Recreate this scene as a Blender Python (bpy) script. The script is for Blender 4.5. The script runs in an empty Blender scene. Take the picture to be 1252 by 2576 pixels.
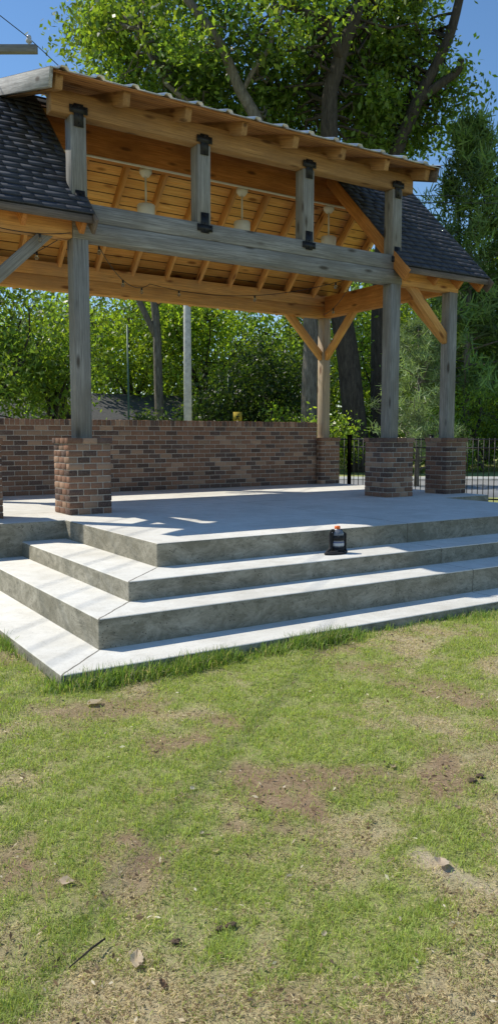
import bpy, math, random, bmesh
import numpy as np
from mathutils import Vector, Matrix
rng=np.random.default_rng(11); random.seed(11)
S=bpy.context.scene
COL=S.collection
S.view_settings.view_transform='Standard'
S.view_settings.look='None'
S.view_settings.exposure=0
HA=math.radians(32.8); SI,CO=math.sin(HA),math.cos(HA)
def place(d,l,z=0.0): return Vector((d*SI+l*CO, d*CO-l*SI, z))

# ---------------------------------------------------------------- helpers
def build(name,V,Fc,mats,colors=None,smooth=False,matidx=None):
    me=bpy.data.meshes.new(name)
    V=np.asarray(V,dtype=np.float32); Fc=np.asarray(Fc,dtype=np.int32)
    me.vertices.add(len(V)); me.vertices.foreach_set('co',V.ravel())
    n,k=Fc.shape
    me.loops.add(n*k); me.loops.foreach_set('vertex_index',Fc.ravel())
    me.polygons.add(n); me.polygons.foreach_set('loop_start',np.arange(0,n*k,k,dtype=np.int32))
    if smooth: me.polygons.foreach_set('use_smooth',np.ones(n,dtype=bool))
    for m in (mats if isinstance(mats,(list,tuple)) else [mats]): me.materials.append(m)
    if matidx is not None: me.polygons.foreach_set('material_index',np.asarray(matidx,dtype=np.int32))
    me.update(calc_edges=True)
    if colors is not None:
        a=me.color_attributes.new('Col','FLOAT_COLOR','POINT')
        c=np.ones((len(V),4),dtype=np.float32); c[:,:3]=colors
        a.data.foreach_set('color',c.ravel())
    ob=bpy.data.objects.new(name,me); COL.objects.link(ob)
    return ob
def empty(name,loc):
    o=bpy.data.objects.new(name,None); o.location=loc; o.empty_display_size=.2; COL.objects.link(o); return o
def tag(o,label=None,category=None,kind=None,group=None):
    if label:o['label']=label
    if category:o['category']=category
    if kind:o['kind']=kind
    if group:o['group']=group
    return o
def adopt(ch,pa,name=None):
    ch.parent=pa; ch.matrix_parent_inverse=Matrix.Translation(-Vector(pa.location))
    return ch
def bevel(o,w,seg=1):
    b=o.modifiers.new('bevel','BEVEL'); b.width=w; b.segments=seg; b.limit_method='ANGLE'; b.angle_limit=math.radians(40); return o
BF=np.array([[0,3,2,1],[4,5,6,7],[0,1,5,4],[1,2,6,5],[2,3,7,6],[3,0,4,7]])
def boxv(x0,x1,y0,y1,z0,z1):
    return np.array([[x0,y0,z0],[x1,y0,z0],[x1,y1,z0],[x0,y1,z0],[x0,y0,z1],[x1,y0,z1],[x1,y1,z1],[x0,y1,z1]],dtype=float)
class Acc:
    def __init__(s): s.V=[];s.F=[];s.C=[];s.M=[];s.n=0
    def add(s,V,F,c=(1,1,1),m=0):
        V=np.asarray(V,float);F=np.asarray(F)
        s.V.append(V); s.F.append(F+s.n); s.n+=len(V)
        c=np.asarray(c,float)
        s.C.append(np.tile(c,(len(V),1)) if c.ndim==1 else c); s.M.append(np.full(len(F),m))
    def box(s,x0,x1,y0,y1,z0,z1,c=(1,1,1),m=0): s.add(boxv(x0,x1,y0,y1,z0,z1),BF,c,m)
    def obj(s,name,mats,smooth=False,col=True):
        return build(name,np.vstack(s.V),np.vstack(s.F),mats,np.vstack(s.C) if col else None,smooth,np.concatenate(s.M))
def tube(P,Rr,seg=8,cap=True):
    P=np.asarray(P,float);n=len(P);Rr=np.broadcast_to(np.asarray(Rr,float),(n,))
    T=np.gradient(P,axis=0); T/=np.linalg.norm(T,axis=1)[:,None]+1e-9
    ref=np.array([0,0,1.]) if abs(T[:,2]).mean()<.8 else np.array([1.,0,0])
    A=np.cross(T,ref);A/=np.linalg.norm(A,axis=1)[:,None]+1e-9
    B=np.cross(T,A)
    th=np.linspace(0,2*math.pi,seg,endpoint=False)
    V=(P[:,None,:]+Rr[:,None,None]*(np.cos(th)[None,:,None]*A[:,None,:]+np.sin(th)[None,:,None]*B[:,None,:])).reshape(-1,3)
    F=[]
    for i in range(n-1):
        for j in range(seg):
            k=(j+1)%seg
            F.append([i*seg+j,i*seg+k,(i+1)*seg+k,(i+1)*seg+j])
    if cap:
        V=np.vstack([V,P[0],P[-1]])
        a,b=len(V)-2,len(V)-1
        for j in range(0,seg-1,2):
            F.append([a,(j+2)%seg,(j+1)%seg,j]); o=(n-1)*seg
            F.append([b,o+j,o+(j+1)%seg,o+(j+2)%seg])
    return V,np.array(F)
def lathe(prof,seg=24,c=(0,0,0)):
    V=[];F=[]
    for r,z in prof:
        for j in range(seg):
            a=2*math.pi*j/seg; V.append([c[0]+r*math.cos(a),c[1]+r*math.sin(a),c[2]+z])
    for i in range(len(prof)-1):
        for j in range(seg):
            k=(j+1)%seg; F.append([i*seg+j,i*seg+k,(i+1)*seg+k,(i+1)*seg+j])
    return np.array(V),np.array(F)
def prism(poly,x0,x1):
    V=[[x0,p[0],p[1]] for p in poly]+[[x1,p[0],p[1]] for p in poly]
    return np.array(V,float),np.array([[0,1,2,3],[7,6,5,4],[0,4,5,1],[1,5,6,2],[2,6,7,3],[3,7,4,0]])
_g={}
def vnoise(x,y,scale,seed):
    if seed not in _g: _g[seed]=np.random.default_rng(seed).random((256,256))
    g=_g[seed]; x=np.asarray(x)*scale+91.3; y=np.asarray(y)*scale+57.1
    xi=np.floor(x).astype(int);yi=np.floor(y).astype(int);fx=x-xi;fy=y-yi
    fx=fx*fx*(3-2*fx);fy=fy*fy*(3-2*fy)
    a=g[xi%256,yi%256];b=g[(xi+1)%256,yi%256];c=g[xi%256,(yi+1)%256];d=g[(xi+1)%256,(yi+1)%256]
    return (a*(1-fx)+b*fx)*(1-fy)+(c*(1-fx)+d*fx)*fy
def fbm(x,y,scale,seed,o=4):
    t=0;w=0
    for i in range(o):
        a=.55**i; t=t+a*vnoise(x,y,scale*2**i,seed+i); w+=a
    return t/w

# ---------------------------------------------------------------- materials
class NT:
    def __init__(s,name,rough=.8,metal=0,spec=None):
        s.m=bpy.data.materials.new(name); s.m.use_nodes=True; s.t=s.m.node_tree; s.n=s.t.nodes; s.l=s.t.links
        s.b=s.n['Principled BSDF']; s.b.inputs['Roughness'].default_value=rough; s.b.inputs['Metallic'].default_value=metal
        if spec is not None: s.b.inputs['Specular IOR Level'].default_value=spec
    def N(s,t,**k):
        n=s.n.new(t)
        for a,v in k.items():
            if a in n.inputs: n.inputs[a].default_value=v
            else: setattr(n,a,v)
        return n
    def L(s,a,b): s.l.new(a,b)
    def coord(s,scale=(1,1,1)):
        tc=s.N('ShaderNodeTexCoord'); mp=s.N('ShaderNodeMapping'); mp.inputs['Scale'].default_value=scale
        s.L(tc.outputs['Object'],mp.inputs['Vector']); return mp.outputs['Vector']
    def noise(s,vec,scale,detail=5,rough=.6,dist=0):
        n=s.N('ShaderNodeTexNoise'); n.inputs['Scale'].default_value=scale; n.inputs['Detail'].default_value=detail
        n.inputs['Roughness'].default_value=rough; n.inputs['Distortion'].default_value=dist
        if vec is not None: s.L(vec,n.inputs['Vector'])
        return n.outputs['Fac']
    def ramp(s,fac,stops):
        r=s.N('ShaderNodeValToRGB'); e=r.color_ramp.elements
        while len(e)<len(stops): e.new(.5)
        for i,(p,c) in enumerate(stops):
            e[i].position=p; e[i].color=(c,c,c,1) if not isinstance(c,(tuple,list)) else (*c,1)
        s.L(fac,r.inputs['Fac']); return r.outputs['Color']
    def mix(s,fac,a,b,mode='MIX'):
        n=s.N('ShaderNodeMix',data_type='RGBA',blend_type=mode)
        for sock,v in ((n.inputs[0],fac),(n.inputs[6],a),(n.inputs[7],b)):
            if isinstance(v,bpy.types.NodeSocket): s.L(v,sock)
            elif isinstance(v,(int,float)): sock.default_value=v if sock.type=='VALUE' else (v,v,v,1)
            else: sock.default_value=(*v,1)
        return n.outputs[2]
    def math(s,op,a,b=None,c=None):
        n=s.N('ShaderNodeMath',operation=op)
        for i,v in enumerate((a,b,c)):
            if v is None: continue
            if isinstance(v,bpy.types.NodeSocket): s.L(v,n.inputs[i])
            else: n.inputs[i].default_value=v
        return n.outputs[0]
    def bump(s,h,strength=.3,dist=.01):
        b=s.N('ShaderNodeBump'); b.inputs['Strength'].default_value=strength; b.inputs['Distance'].default_value=dist
        s.L(h,b.inputs['Height']); s.L(b.outputs['Normal'],s.b.inputs['Normal'])
    def base(s,c):
        if isinstance(c,bpy.types.NodeSocket): s.L(c,s.b.inputs['Base Color'])
        else: s.b.inputs['Base Color'].default_value=(*c,1)
    def attr(s):
        a=s.N('ShaderNodeAttribute'); a.attribute_name='Col'; return a.outputs['Color']

def wood(name,a,b,knot,rough=.75,boards=0,weather=None):
    w=NT(name,rough,0,.3)
    oi=w.N('ShaderNodeObjectInfo'); rnd=oi.outputs['Random']
    def rc(scale):
        v=w.coord(scale); va=w.N('ShaderNodeVectorMath',operation='ADD'); cb=w.N('ShaderNodeCombineXYZ')
        w.L(w.math('MULTIPLY',rnd,37.),cb.inputs[0]); w.L(w.math('MULTIPLY',rnd,19.),cb.inputs[1]); w.L(v,va.inputs[0]); w.L(cb.outputs[0],va.inputs[1]); return va.outputs[0]
    g=w.noise(rc((.8,16,16)),2.0,8,.7,.5)
    c=w.ramp(g,[(.36,a),(.5,tuple((x+y)/2 for x,y in zip(a,b))),(.62,b)])
    fine=w.noise(rc((1.2,60,60)),2.0,3,.7)
    c=w.mix(w.ramp(fine,[(.46,0.),(.62,.7)]),c,tuple(x*.5 for x in a))
    big=w.noise(rc((.9,2,2)),1.7,4)
    c=w.mix(w.ramp(big,[(.42,.0),(.68,.75)]),c,weather or tuple(x*.5 for x in a))
    vo=w.N('ShaderNodeTexVoronoi'); vo.inputs['Scale'].default_value=1.0; w.L(rc((2.0,6.5,6.5)),vo.inputs['Vector'])
    kf=w.ramp(vo.outputs['Distance'],[(.10,1.0),(.22,0.0)])
    c=w.mix(kf,c,knot)
    if boards:
        tc=w.N('ShaderNodeTexCoord'); sp=w.N('ShaderNodeSeparateXYZ'); w.L(tc.outputs['Object'],sp.inputs[0])
        q=w.math('DIVIDE',sp.outputs['Y'],boards); fl=w.math('FLOOR',q); fr=w.math('FRACT',q)
        wn=w.N('ShaderNodeTexWhiteNoise',noise_dimensions='1D'); w.L(fl,wn.inputs['W'])
        c=w.mix(w.ramp(wn.outputs['Value'],[(0,.0),(1,.45)]),c,tuple(x*.62 for x in a))
        ln=w.math('LESS_THAN',w.math('ABSOLUTE',w.math('SUBTRACT',fr,.5)),.45)
        c=w.mix(ln,(.05,.02,.008),c)
    else:
        c=w.mix(w.math('MULTIPLY',rnd,.3),c,tuple(x*.6 for x in a))
    w.base(c); w.bump(g,.6,.006); return w.m
M_FRESH=wood('fresh_cedar',(.66,.30,.08),(.84,.45,.145),(.17,.055,.015),weather=(.44,.24,.10))
M_POSTB=wood('half_weathered_cedar',(.40,.29,.18),(.53,.40,.27),(.13,.065,.035),weather=(.28,.245,.20))
M_TAN=wood('shaded_brown_cedar',(.36,.19,.07),(.54,.31,.125),(.10,.045,.018),weather=(.22,.125,.06))  # dormer plate and rafters: cedar darkened to paint in the roof shade
M_RED=wood('dark_cedar',(.56,.21,.05),(.72,.32,.085),(.12,.045,.012))
M_CEIL=wood('ceiling_boards',(.90,.44,.10),(.97,.60,.20),(.28,.10,.025),boards=.1,weather=(.72,.33,.08))
M_DECK=wood('dormer_boards',(.40,.17,.055),(.54,.27,.095),(.12,.05,.018),boards=.14)
M_GREY=wood('weathered_timber',(.235,.222,.20),(.39,.375,.34),(.075,.06,.045),weather=(.175,.155,.125))
M_GREYD=wood('weathered_board_dark',(.16,.12,.09),(.26,.20,.155),(.06,.04,.03))
M_RAKE=wood('silvered_board',(.42,.40,.37),(.62,.60,.56),(.15,.12,.10))
def simple(name,c,rough=.6,metal=0,nscale=8,var=.25,bump=0):
    w=NT(name,rough,metal); n=w.noise(w.coord(),nscale,5)
    w.base(w.mix(w.ramp(n,[(.3,0.),(.75,1.)]),tuple(x*(1-var) for x in c),tuple(min(1,x*(1+var)) for x in c)))
    if bump: w.bump(n,bump,.01)
    return w.m
M_BLACK=simple('black_steel',(.014,.014,.015),.5,.3,30)
M_STRAP=simple('black_webbing',(.012,.012,.013),.8,0,60,.3,.4)
M_METAL=simple('galvanised_sheet',(.74,.74,.72),.35,.6,3)
M_WHITEM=simple('painted_grey_metal',(.66,.62,.54),.5,0,6,.1)
M_WIRE=simple('cable_black',(.02,.02,.02),.6)
M_POLE=simple('weathered_pole',(.52,.50,.46),.85,0,7,.25,.3)
w=NT('brick_clay',.9,0,.2); n=w.noise(w.coord(),60,5,.75); n2=w.noise(w.coord(),8,4,.7)
c=w.mix(w.ramp(n,[(.44,0.),(.72,.5)]),w.attr(),(.34,.235,.165))
c=w.mix(w.ramp(n,[(.32,.8),(.42,0.)]),c,(.06,.04,.032))
c=w.mix(w.ramp(n2,[(.57,0.),(.82,.28)]),c,(.40,.36,.30)); w.base(c); w.bump(n,.5,.004); M_BRICK=w.m
M_MORTAR=simple('mortar',(.43,.375,.31),.95,0,30,.3,.4)
w=NT('concrete',.88,0,.3)
v=w.coord(); n1=w.noise(v,1.3,6,.62); n2=w.noise(v,60,4,.7); n3=w.noise(v,6,6,.7,.5)
c=w.ramp(n1,[(.3,(.60,.57,.50)),(.5,(.70,.67,.60)),(.72,(.77,.745,.68))])
c=w.mix(w.ramp(n3,[(.42,0.),(.72,.5)]),c,(.50,.465,.39))
c=w.mix(w.ramp(n2,[(.5,0.),(.75,.3)]),c,(.38,.355,.30))
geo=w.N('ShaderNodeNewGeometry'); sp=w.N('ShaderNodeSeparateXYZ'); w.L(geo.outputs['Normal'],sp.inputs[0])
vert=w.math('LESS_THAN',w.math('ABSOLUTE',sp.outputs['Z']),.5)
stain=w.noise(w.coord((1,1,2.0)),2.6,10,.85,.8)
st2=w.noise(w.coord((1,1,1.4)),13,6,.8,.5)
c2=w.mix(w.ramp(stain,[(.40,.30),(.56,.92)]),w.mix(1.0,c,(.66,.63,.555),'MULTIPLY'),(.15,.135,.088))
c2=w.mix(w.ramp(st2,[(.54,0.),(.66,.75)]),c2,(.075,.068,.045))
c=w.mix(w.math('MULTIPLY',vert,.93),c,c2)  # vertical faces: real stains plus an overall darkening that paints in riser shade
pit=w.N('ShaderNodeTexVoronoi'); pit.inputs['Scale'].default_value=42; w.L(w.coord(),pit.inputs['Vector'])
pfx=w.math('MULTIPLY',w.math('LESS_THAN',pit.outputs['Distance'],.20),w.math('GREATER_THAN',n3,.53))
pf=w.math('MULTIPLY',pfx,w.math('ADD',.2,w.math('MULTIPLY',vert,.8)))
c=w.mix(w.math('MULTIPLY',pf,.85),c,(.07,.06,.045))
ts=w.N('ShaderNodeSeparateXYZ'); tc=w.N('ShaderNodeTexCoord'); w.L(tc.outputs['Object'],ts.inputs[0])
dg=w.math('LESS_THAN',w.math('ABSOLUTE',w.math('ADD',w.math('SUBTRACT',ts.outputs['X'],ts.outputs['Y']),w.math('ADD',2.965,w.math('MULTIPLY',w.math('SUBTRACT',n3,.5),.04)))),.009)
low=w.math('MULTIPLY',w.math('LESS_THAN',ts.outputs['Y'],5.79),w.math('SUBTRACT',1,vert))
jx=w.math('LESS_THAN',w.math('ABSOLUTE',w.math('SUBTRACT',ts.outputs['X'],w.math('ADD',5.665,w.math('MULTIPLY',w.math('SUBTRACT',n3,.5),.05)))),.004)
jy=w.math('LESS_THAN',w.math('ABSOLUTE',w.math('SUBTRACT',ts.outputs['Y'],8.9)),.006)
jj=w.math('MAXIMUM',w.math('MULTIPLY',dg,low),w.math('MAXIMUM',jx,jy))
c=w.mix(w.math('MULTIPLY',jj,.85),c,(.10,.085,.06))
w.base(c); hh=w.math('SUBTRACT',w.math('ADD',w.math('MULTIPLY',n2,.4),n3),w.math('MULTIPLY',w.math('MAXIMUM',jj,pf),2)); w.bump(hh,.45,.009); M_CONC=w.m
w=NT('asphalt_shingle',.95,0,.2); n=w.noise(w.coord(),140,3,.8); w.base(w.mix(w.ramp(n,[(.40,0.),(.7,.5)]),w.attr(),(.14,.145,.165))); w.bump(n,.5,.004); M_SHIN=w.m
M_ROOFP=simple('roof_felt',(.04,.04,.045),.95,0,30,.3,.3)
def leafmat(name,trans=.35,rough=.5,tint=(1.5,1.6,.5)):
    w=NT(name,rough,0,.35); a=w.attr(); w.base(a)
    tr=w.N('ShaderNodeBsdfTranslucent'); w.L(w.mix(1.0,a,tint,'MULTIPLY'),tr.inputs['Color'])
    mx=w.N('ShaderNodeMixShader'); mx.inputs[0].default_value=trans
    w.L(w.b.outputs[0],mx.inputs[1]); w.L(tr.outputs[0],mx.inputs[2]); w.L(mx.outputs[0],w.n['Material Output'].inputs['Surface']); return w.m
M_LEAF=leafmat('leaf',.5,.4,(2.4,2.3,.7)); M_NEEDLE=leafmat('pine_needles',.35,.45,(1.6,1.7,.7)); M_GRASS=leafmat('grass_blade',.42,.6,(1.5,1.5,.7))
w=NT('bark',.95,0,.2); n=w.noise(w.coord((3,3,.7)),3,7,.75,.4); w.base(w.ramp(n,[(.3,(.06,.05,.04)),(.55,(.19,.165,.135)),(.75,(.34,.31,.27))])); w.bump(n,.9,.06); M_BARK=w.m
w=NT('dark_bark',.95,0,.2); n=w.noise(w.coord((3,3,.7)),3,7,.75,.4); w.base(w.ramp(n,[(.3,(.025,.02,.016)),(.6,(.085,.07,.055)),(.8,(.16,.14,.115))])); w.bump(n,.9,.06); M_BARKD=w.m
w=NT('soil_ground',.97,0,.1); n=w.noise(w.coord(),30,7,.75); n2=w.noise(w.coord(),190,4,.8); n4=w.noise(w.coord(),75,5,.8)
c=w.mix(w.ramp(n,[(.42,0.),(.7,.45)]),w.attr(),(.50,.41,.26)); c=w.mix(w.ramp(n2,[(.38,.5),(.5,0.)]),c,(.12,.085,.05)); c=w.mix(w.ramp(n4,[(.36,.55),(.45,0.)]),c,(.18,.12,.07)); w.base(c)
w.bump(w.math('ADD',n,w.math('MULTIPLY',n2,.5)),.8,.015); M_GROUND=w.m
w=NT('asphalt_road',.9); n=w.noise(w.coord(),25,6,.7); w.base(w.ramp(n,[(.3,(.20,.20,.20)),(.7,(.28,.28,.275))])); M_ROAD=w.m

# ---------------------------------------------------------------- world, sun, camera
sun=Vector((-.5,.66,1.0)).normalized(); el=math.asin(sun.z); az=math.atan2(sun.x,sun.y)
W=bpy.data.worlds.new('World'); S.world=W; W.use_nodes=True
wn=W.node_tree
sky=wn.nodes.new('ShaderNodeTexSky'); sky.sky_type='NISHITA'; sky.sun_disc=False
sky.sun_elevation=el; sky.sun_rotation=az; sky.air_density=1.0; sky.dust_density=.05; sky.ozone_density=2.0
hs=wn.nodes.new('ShaderNodeHueSaturation'); hs.inputs['Saturation'].default_value=1.16
bg=wn.nodes['Background']; wn.links.new(sky.outputs[0],hs.inputs['Color']); wn.links.new(hs.outputs[0],bg.inputs[0]); bg.inputs[1].default_value=.15
sl=bpy.data.lights.new('sun','SUN'); sl.energy=5.0; sl.angle=math.radians(.5); sl.color=(1,.95,.84)
so=bpy.data.objects.new('sun',sl); so.rotation_euler=sun.to_track_quat('Z','Y').to_euler(); so.location=(0,0,30); COL.objects.link(so)
cd=bpy.data.cameras.new('camera'); cam=bpy.data.objects.new('camera',cd); COL.objects.link(cam); S.camera=cam
cam.location=(0,0,1.5); cam.rotation_euler=(math.radians(90-5.48),0,-HA)
cd.sensor_fit='VERTICAL'; cd.sensor_height=36; cd.lens=36*1960/2576; cd.clip_end=900; cd.clip_start=.05

# ---------------------------------------------------------------- ground
def gcoords(lo,hi,step,far):
    a=list(np.arange(lo,hi+1e-6,step)); s=step; b=hi
    while b<far: s*=1.45; b+=s; a.append(b)
    s=step; b=lo; pre=[]
    while b>-far: s*=1.45; b-=s; pre.append(b)
    return np.array(pre[::-1]+a)
gx=gcoords(-2,10,.04,420); gy=gcoords(-.5,8.5,.04,420)
X,Y=np.meshgrid(gx,gy,indexing='ij'); near=np.clip(1-(np.hypot(X-3,Y-4)-8)/10,0,1)
def gheight(x,y):
    return (fbm(x,y,.7,3)-.5)*.05+(fbm(x,y,6,5)-.5)*.024-.01
Z=gheight(X,Y)*near-.012
def fields(x,y):
    d=np.clip(x*SI+y*CO,0,12); l=x*CO-y*SI
    g=fbm(x,y,.9,20,5); g2=fbm(x,y,3.5,25,4); s=fbm(x,y,1.6,40,5); b=fbm(x,y,4.2,47,4)
    gr=np.clip((g-.48)*4.2+(g2-.5)*3.0+.47+(d-3.0)*.13,0.0,1)
    so=np.clip((s+.5*(b-.5)-.535)*6.5-l*.12,0,1)*np.clip(1.15-(d-2)*.16,0.03,1)
    A=place(2.72,.62); B=place(2.25,1.02); ax,ay=B.x-A.x,B.y-A.y; L2=ax*ax+ay*ay
    t=np.clip(((x-A.x)*ax+(y-A.y)*ay)/L2,0,1); dist=np.hypot(x-A.x-t*ax,y-A.y-t*ay)+(b-.5)*.12
    pale=np.clip(1.1-dist/.055,0,1)
    return gr,so,pale,d
gr,so_,pale,Dg=fields(X,Y)
far=np.clip((np.hypot(X,Y)-10)/4,0,1); gr=gr*(1-far)+far; so_=so_*(1-far); pale=pale*(1-far)
def groundcol(gr,so_,pale):
    gr=gr[...,None]; so_=so_[...,None]; pale=pale[...,None]
    c=np.array([.50,.42,.25])*(1-gr)+np.array([.31,.35,.11])*gr
    c=c*(1-so_)+np.array([.30,.195,.125])*so_
    return c*(1-pale)+np.array([.60,.49,.35])*pale
Cg=groundcol(gr,so_,pale)
nx,ny=X.shape; idx=np.arange(nx*ny).reshape(nx,ny)
Fg=np.stack([idx[:-1,:-1],idx[1:,:-1],idx[1:,1:],idx[:-1,1:]],-1).reshape(-1,4)
g=build('ground',np.stack([X,Y,Z],-1).reshape(-1,3),Fg,M_GROUND,Cg.reshape(-1,3),True)
tag(g,'patchy dry lawn with bare soil and green tufts','lawn','structure')
def strip(name,d0,d1,l0,l1,z0,z1,mat):
    c=[place(d0,l0),place(d0,l1),place(d1,l1),place(d1,l0)]
    V=[[p.x,p.y,z0] for p in c]+[[p.x,p.y,z1] for p in c]
    return build(name,V,BF,mat)
tag(strip('road',19.6,27.5,-70,90,-.3,.004,M_ROAD),'pale worn asphalt street behind the fence','street','structure')
tag(strip('kerb',27.5,27.7,-70,90,-.3,.11,M_CONC),'low concrete kerb along the street','kerb','structure')

# ---------------------------------------------------------------- grass
def blades(x,y,z,L,Wd,tilt,azm,C):
    n=len(x); d=np.stack([np.sin(tilt)*np.cos(azm),np.sin(tilt)*np.sin(azm),np.cos(tilt)],-1)
    s=np.stack([-np.sin(azm),np.cos(azm),rng.normal(0,.35,n)],-1); s/=np.linalg.norm(s,axis=1)[:,None]
    p=np.stack([x,y,z],-1); w=(Wd/2)[:,None]*s
    bend=np.zeros((n,3)); bend[:,2]=-.18*L
    m=p+d*(L*.55)[:,None]; t=p+d*L[:,None]+bend
    V=np.stack([p-w,p+w,m+w*.85,m-w*.85,t+w*.15,t-w*.15],1).reshape(-1,3)
    i=np.arange(n)*6
    F=np.concatenate([np.stack([i,i+1,i+2,i+3],-1),np.stack([i+3,i+2,i+4,i+5],-1)])
    return V,F,np.repeat(C,6,axis=0)
n=640000
D=1.2+8.8*rng.random(n)**1.12; Lh=.39*D+.4; Lt=(rng.random(n)*2-1)*Lh
x=D*SI+Lt*CO; y=D*CO-Lt*SI
keep=~((x>1.53)&(y>4.495)&(y<12.2)); x,y,D=x[keep],y[keep],D[keep]
gr,sol,pale,_=fields(x,y); tuft=fbm(x,y,13,60,3)
gr=np.clip(gr,.16,.97)
r=rng.random(len(x)); keep=(r>np.maximum(sol*.78,pale*.85))&(rng.random(len(x))<.32+1.2*np.clip((tuft-.3)*2,0,1)); x,y,D,gr,tuft,sol=x[keep],y[keep],D[keep],gr[keep],tuft[keep],sol[keep]
n=len(x); isg=rng.random(n)<gr*(.62+.85*np.clip((tuft-.3)*2.4,0,1))*(1-.4*sol)
L=np.where(isg,rng.uniform(.010,.028,n)*(0.7+.7*gr),rng.uniform(.006,.022,n))
tilt=np.where(isg,rng.uniform(.15,1.35,n),rng.uniform(1.05,1.62,n))
Wd=np.where(isg,rng.uniform(.0015,.0028,n),rng.uniform(.0012,.0030,n))*(1+np.clip(D-2.5,0,9)*.16)
cg=np.array([.32,.42,.105])*rng.uniform(.5,1.3,n)[:,None]+np.array([.18,.12,.02])*(rng.random(n)**2)[:,None]
cs=np.array([.72,.60,.37])*rng.uniform(.35,1.15,n)[:,None]
dk=(~isg)&(rng.random(n)<.24); cs[dk]=np.array([.22,.14,.085])*rng.uniform(.6,1.5,dk.sum())[:,None]
C=np.where(isg[:,None],cg,cs)
z=gheight(x,y)-.010+np.where(isg,0,rng.uniform(0,.009,n))
V1,F1,C1=blades(x,y,z,L,Wd,tilt,rng.uniform(0,6.283,n),C)
m=17000
xe=np.concatenate([rng.uniform(1.4,9.6,m),1.545-np.abs(rng.normal(0,.05,3000))]); ye=np.concatenate([4.505-np.abs(rng.normal(0,.075,m)),rng.uniform(4.4,8,3000)])
dens=np.clip((fbm(xe,ye,2.2,77,3)-.33)*3.6,.08,1); k=rng.random(len(xe))<dens; xe,ye,dens=xe[k],ye[k],dens[k]; m=len(xe)
Le=rng.uniform(.04,.14,m)*(.45+.75*dens)
Ce=np.array([.19,.29,.06])*rng.uniform(.5,1.5,m)[:,None]; dry=rng.random(m)<.14; Ce[dry]=np.array([.48,.42,.25])
V2,F2,C2=blades(xe,ye,gheight(xe,ye)-.01,Le,rng.uniform(.003,.0055,m),rng.uniform(.05,.95,m),rng.uniform(0,6.283,m),Ce)
gobj=build('grass',np.vstack([V1,V2]),np.vstack([F1,F2+len(V1)]),M_GRASS,np.vstack([C1,C2]))
tag(gobj,'short mown grass mixed with dry straw thatch','grass','stuff')
n=5200; D=1.5+5.5*rng.random(n)**1.3; Lt=(rng.random(n)*2-1)*(.38*D+.3); x=D*SI+Lt*CO; y=D*CO-Lt*SI
gr,sol,pale,_=fields(x,y); keep=(~((x>1.5)&(y>4.45)))&(rng.random(n)<.2+.8*np.maximum(1-gr,sol)); x,y,D=x[keep],y[keep],D[keep]; n=len(x)
sz=rng.uniform(.003,.009,n)*(1+.12*(D-1.5)); c0=np.stack([x,y,gheight(x,y)+rng.uniform(-.004,.010,n)],-1)
u=rng.normal(0,1,(n,3))*[1,1,.35]; u/=np.linalg.norm(u,axis=1)[:,None]; v_=np.cross(u,rng.normal(0,.4,(n,3))+[0,0,1]); v_/=np.linalg.norm(v_,axis=1)[:,None]
V=np.stack([c0-u*sz[:,None]*1.5,c0+v_*sz[:,None]*.5+[0,0,.002],c0+u*sz[:,None]*1.4,c0-v_*sz[:,None]*.55],1).reshape(-1,3)
pc=np.array([[.12,.08,.05],[.24,.16,.10],[.54,.44,.31],[.70,.62,.50]])[rng.choice(4,n,p=[.38,.34,.19,.09])]*rng.uniform(.6,1.3,n)[:,None]
tag(build('leaf_litter',V,np.arange(n*4).reshape(-1,4),M_GRASS,np.repeat(pc,4,axis=0)),'scattered dry leaf bits and mulch in the turf','litter','stuff')

# ---------------------------------------------------------------- concrete stage
MX=11.33
Z1,Z2,Z3,Z4=.055,.27,.424,.624
stage=tag(empty('concrete_stage',(5.665,8,0)),'raised grey concrete stage with broad steps around its front','stage')
def step(x0,y0,zb,zt,name='step'):
    a=Acc(); a.box(x0,MX-x0,y0,8.06,zb,zt); o=a.obj(name,M_CONC,col=False); bevel(o,.013,2); adopt(o,stage)
step(1.55,4.515,-.2,Z1,'base_slab'); step(1.96,4.925,-.19,Z2); step(2.365,5.33,-.18,Z3)
poly=[(2.83,5.795),(MX-2.83,5.795),(MX-2.83,8.0),(9.5,8.0),(9.5,12.15),(1.83,12.15),(1.83,8.0),(2.83,8.0)]
bm=bmesh.new(); vs=[bm.verts.new((px,py,-.17)) for px,py in poly]; f=bm.faces.new(vs)
e=bmesh.ops.extrude_face_region(bm,geom=[f]); bmesh.ops.translate(bm,verts=[q for q in e['geom'] if isinstance(q,bmesh.types.BMVert)],vec=(0,0,.17+Z4))
bmesh.ops.recalc_face_normals(bm,faces=bm.faces); me=bpy.data.meshes.new('platform'); bm.to_mesh(me); me.materials.append(M_CONC)
pf=bpy.data.objects.new('platform',me); COL.objects.link(pf); bevel(pf,.013,2); adopt(pf,stage)

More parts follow.
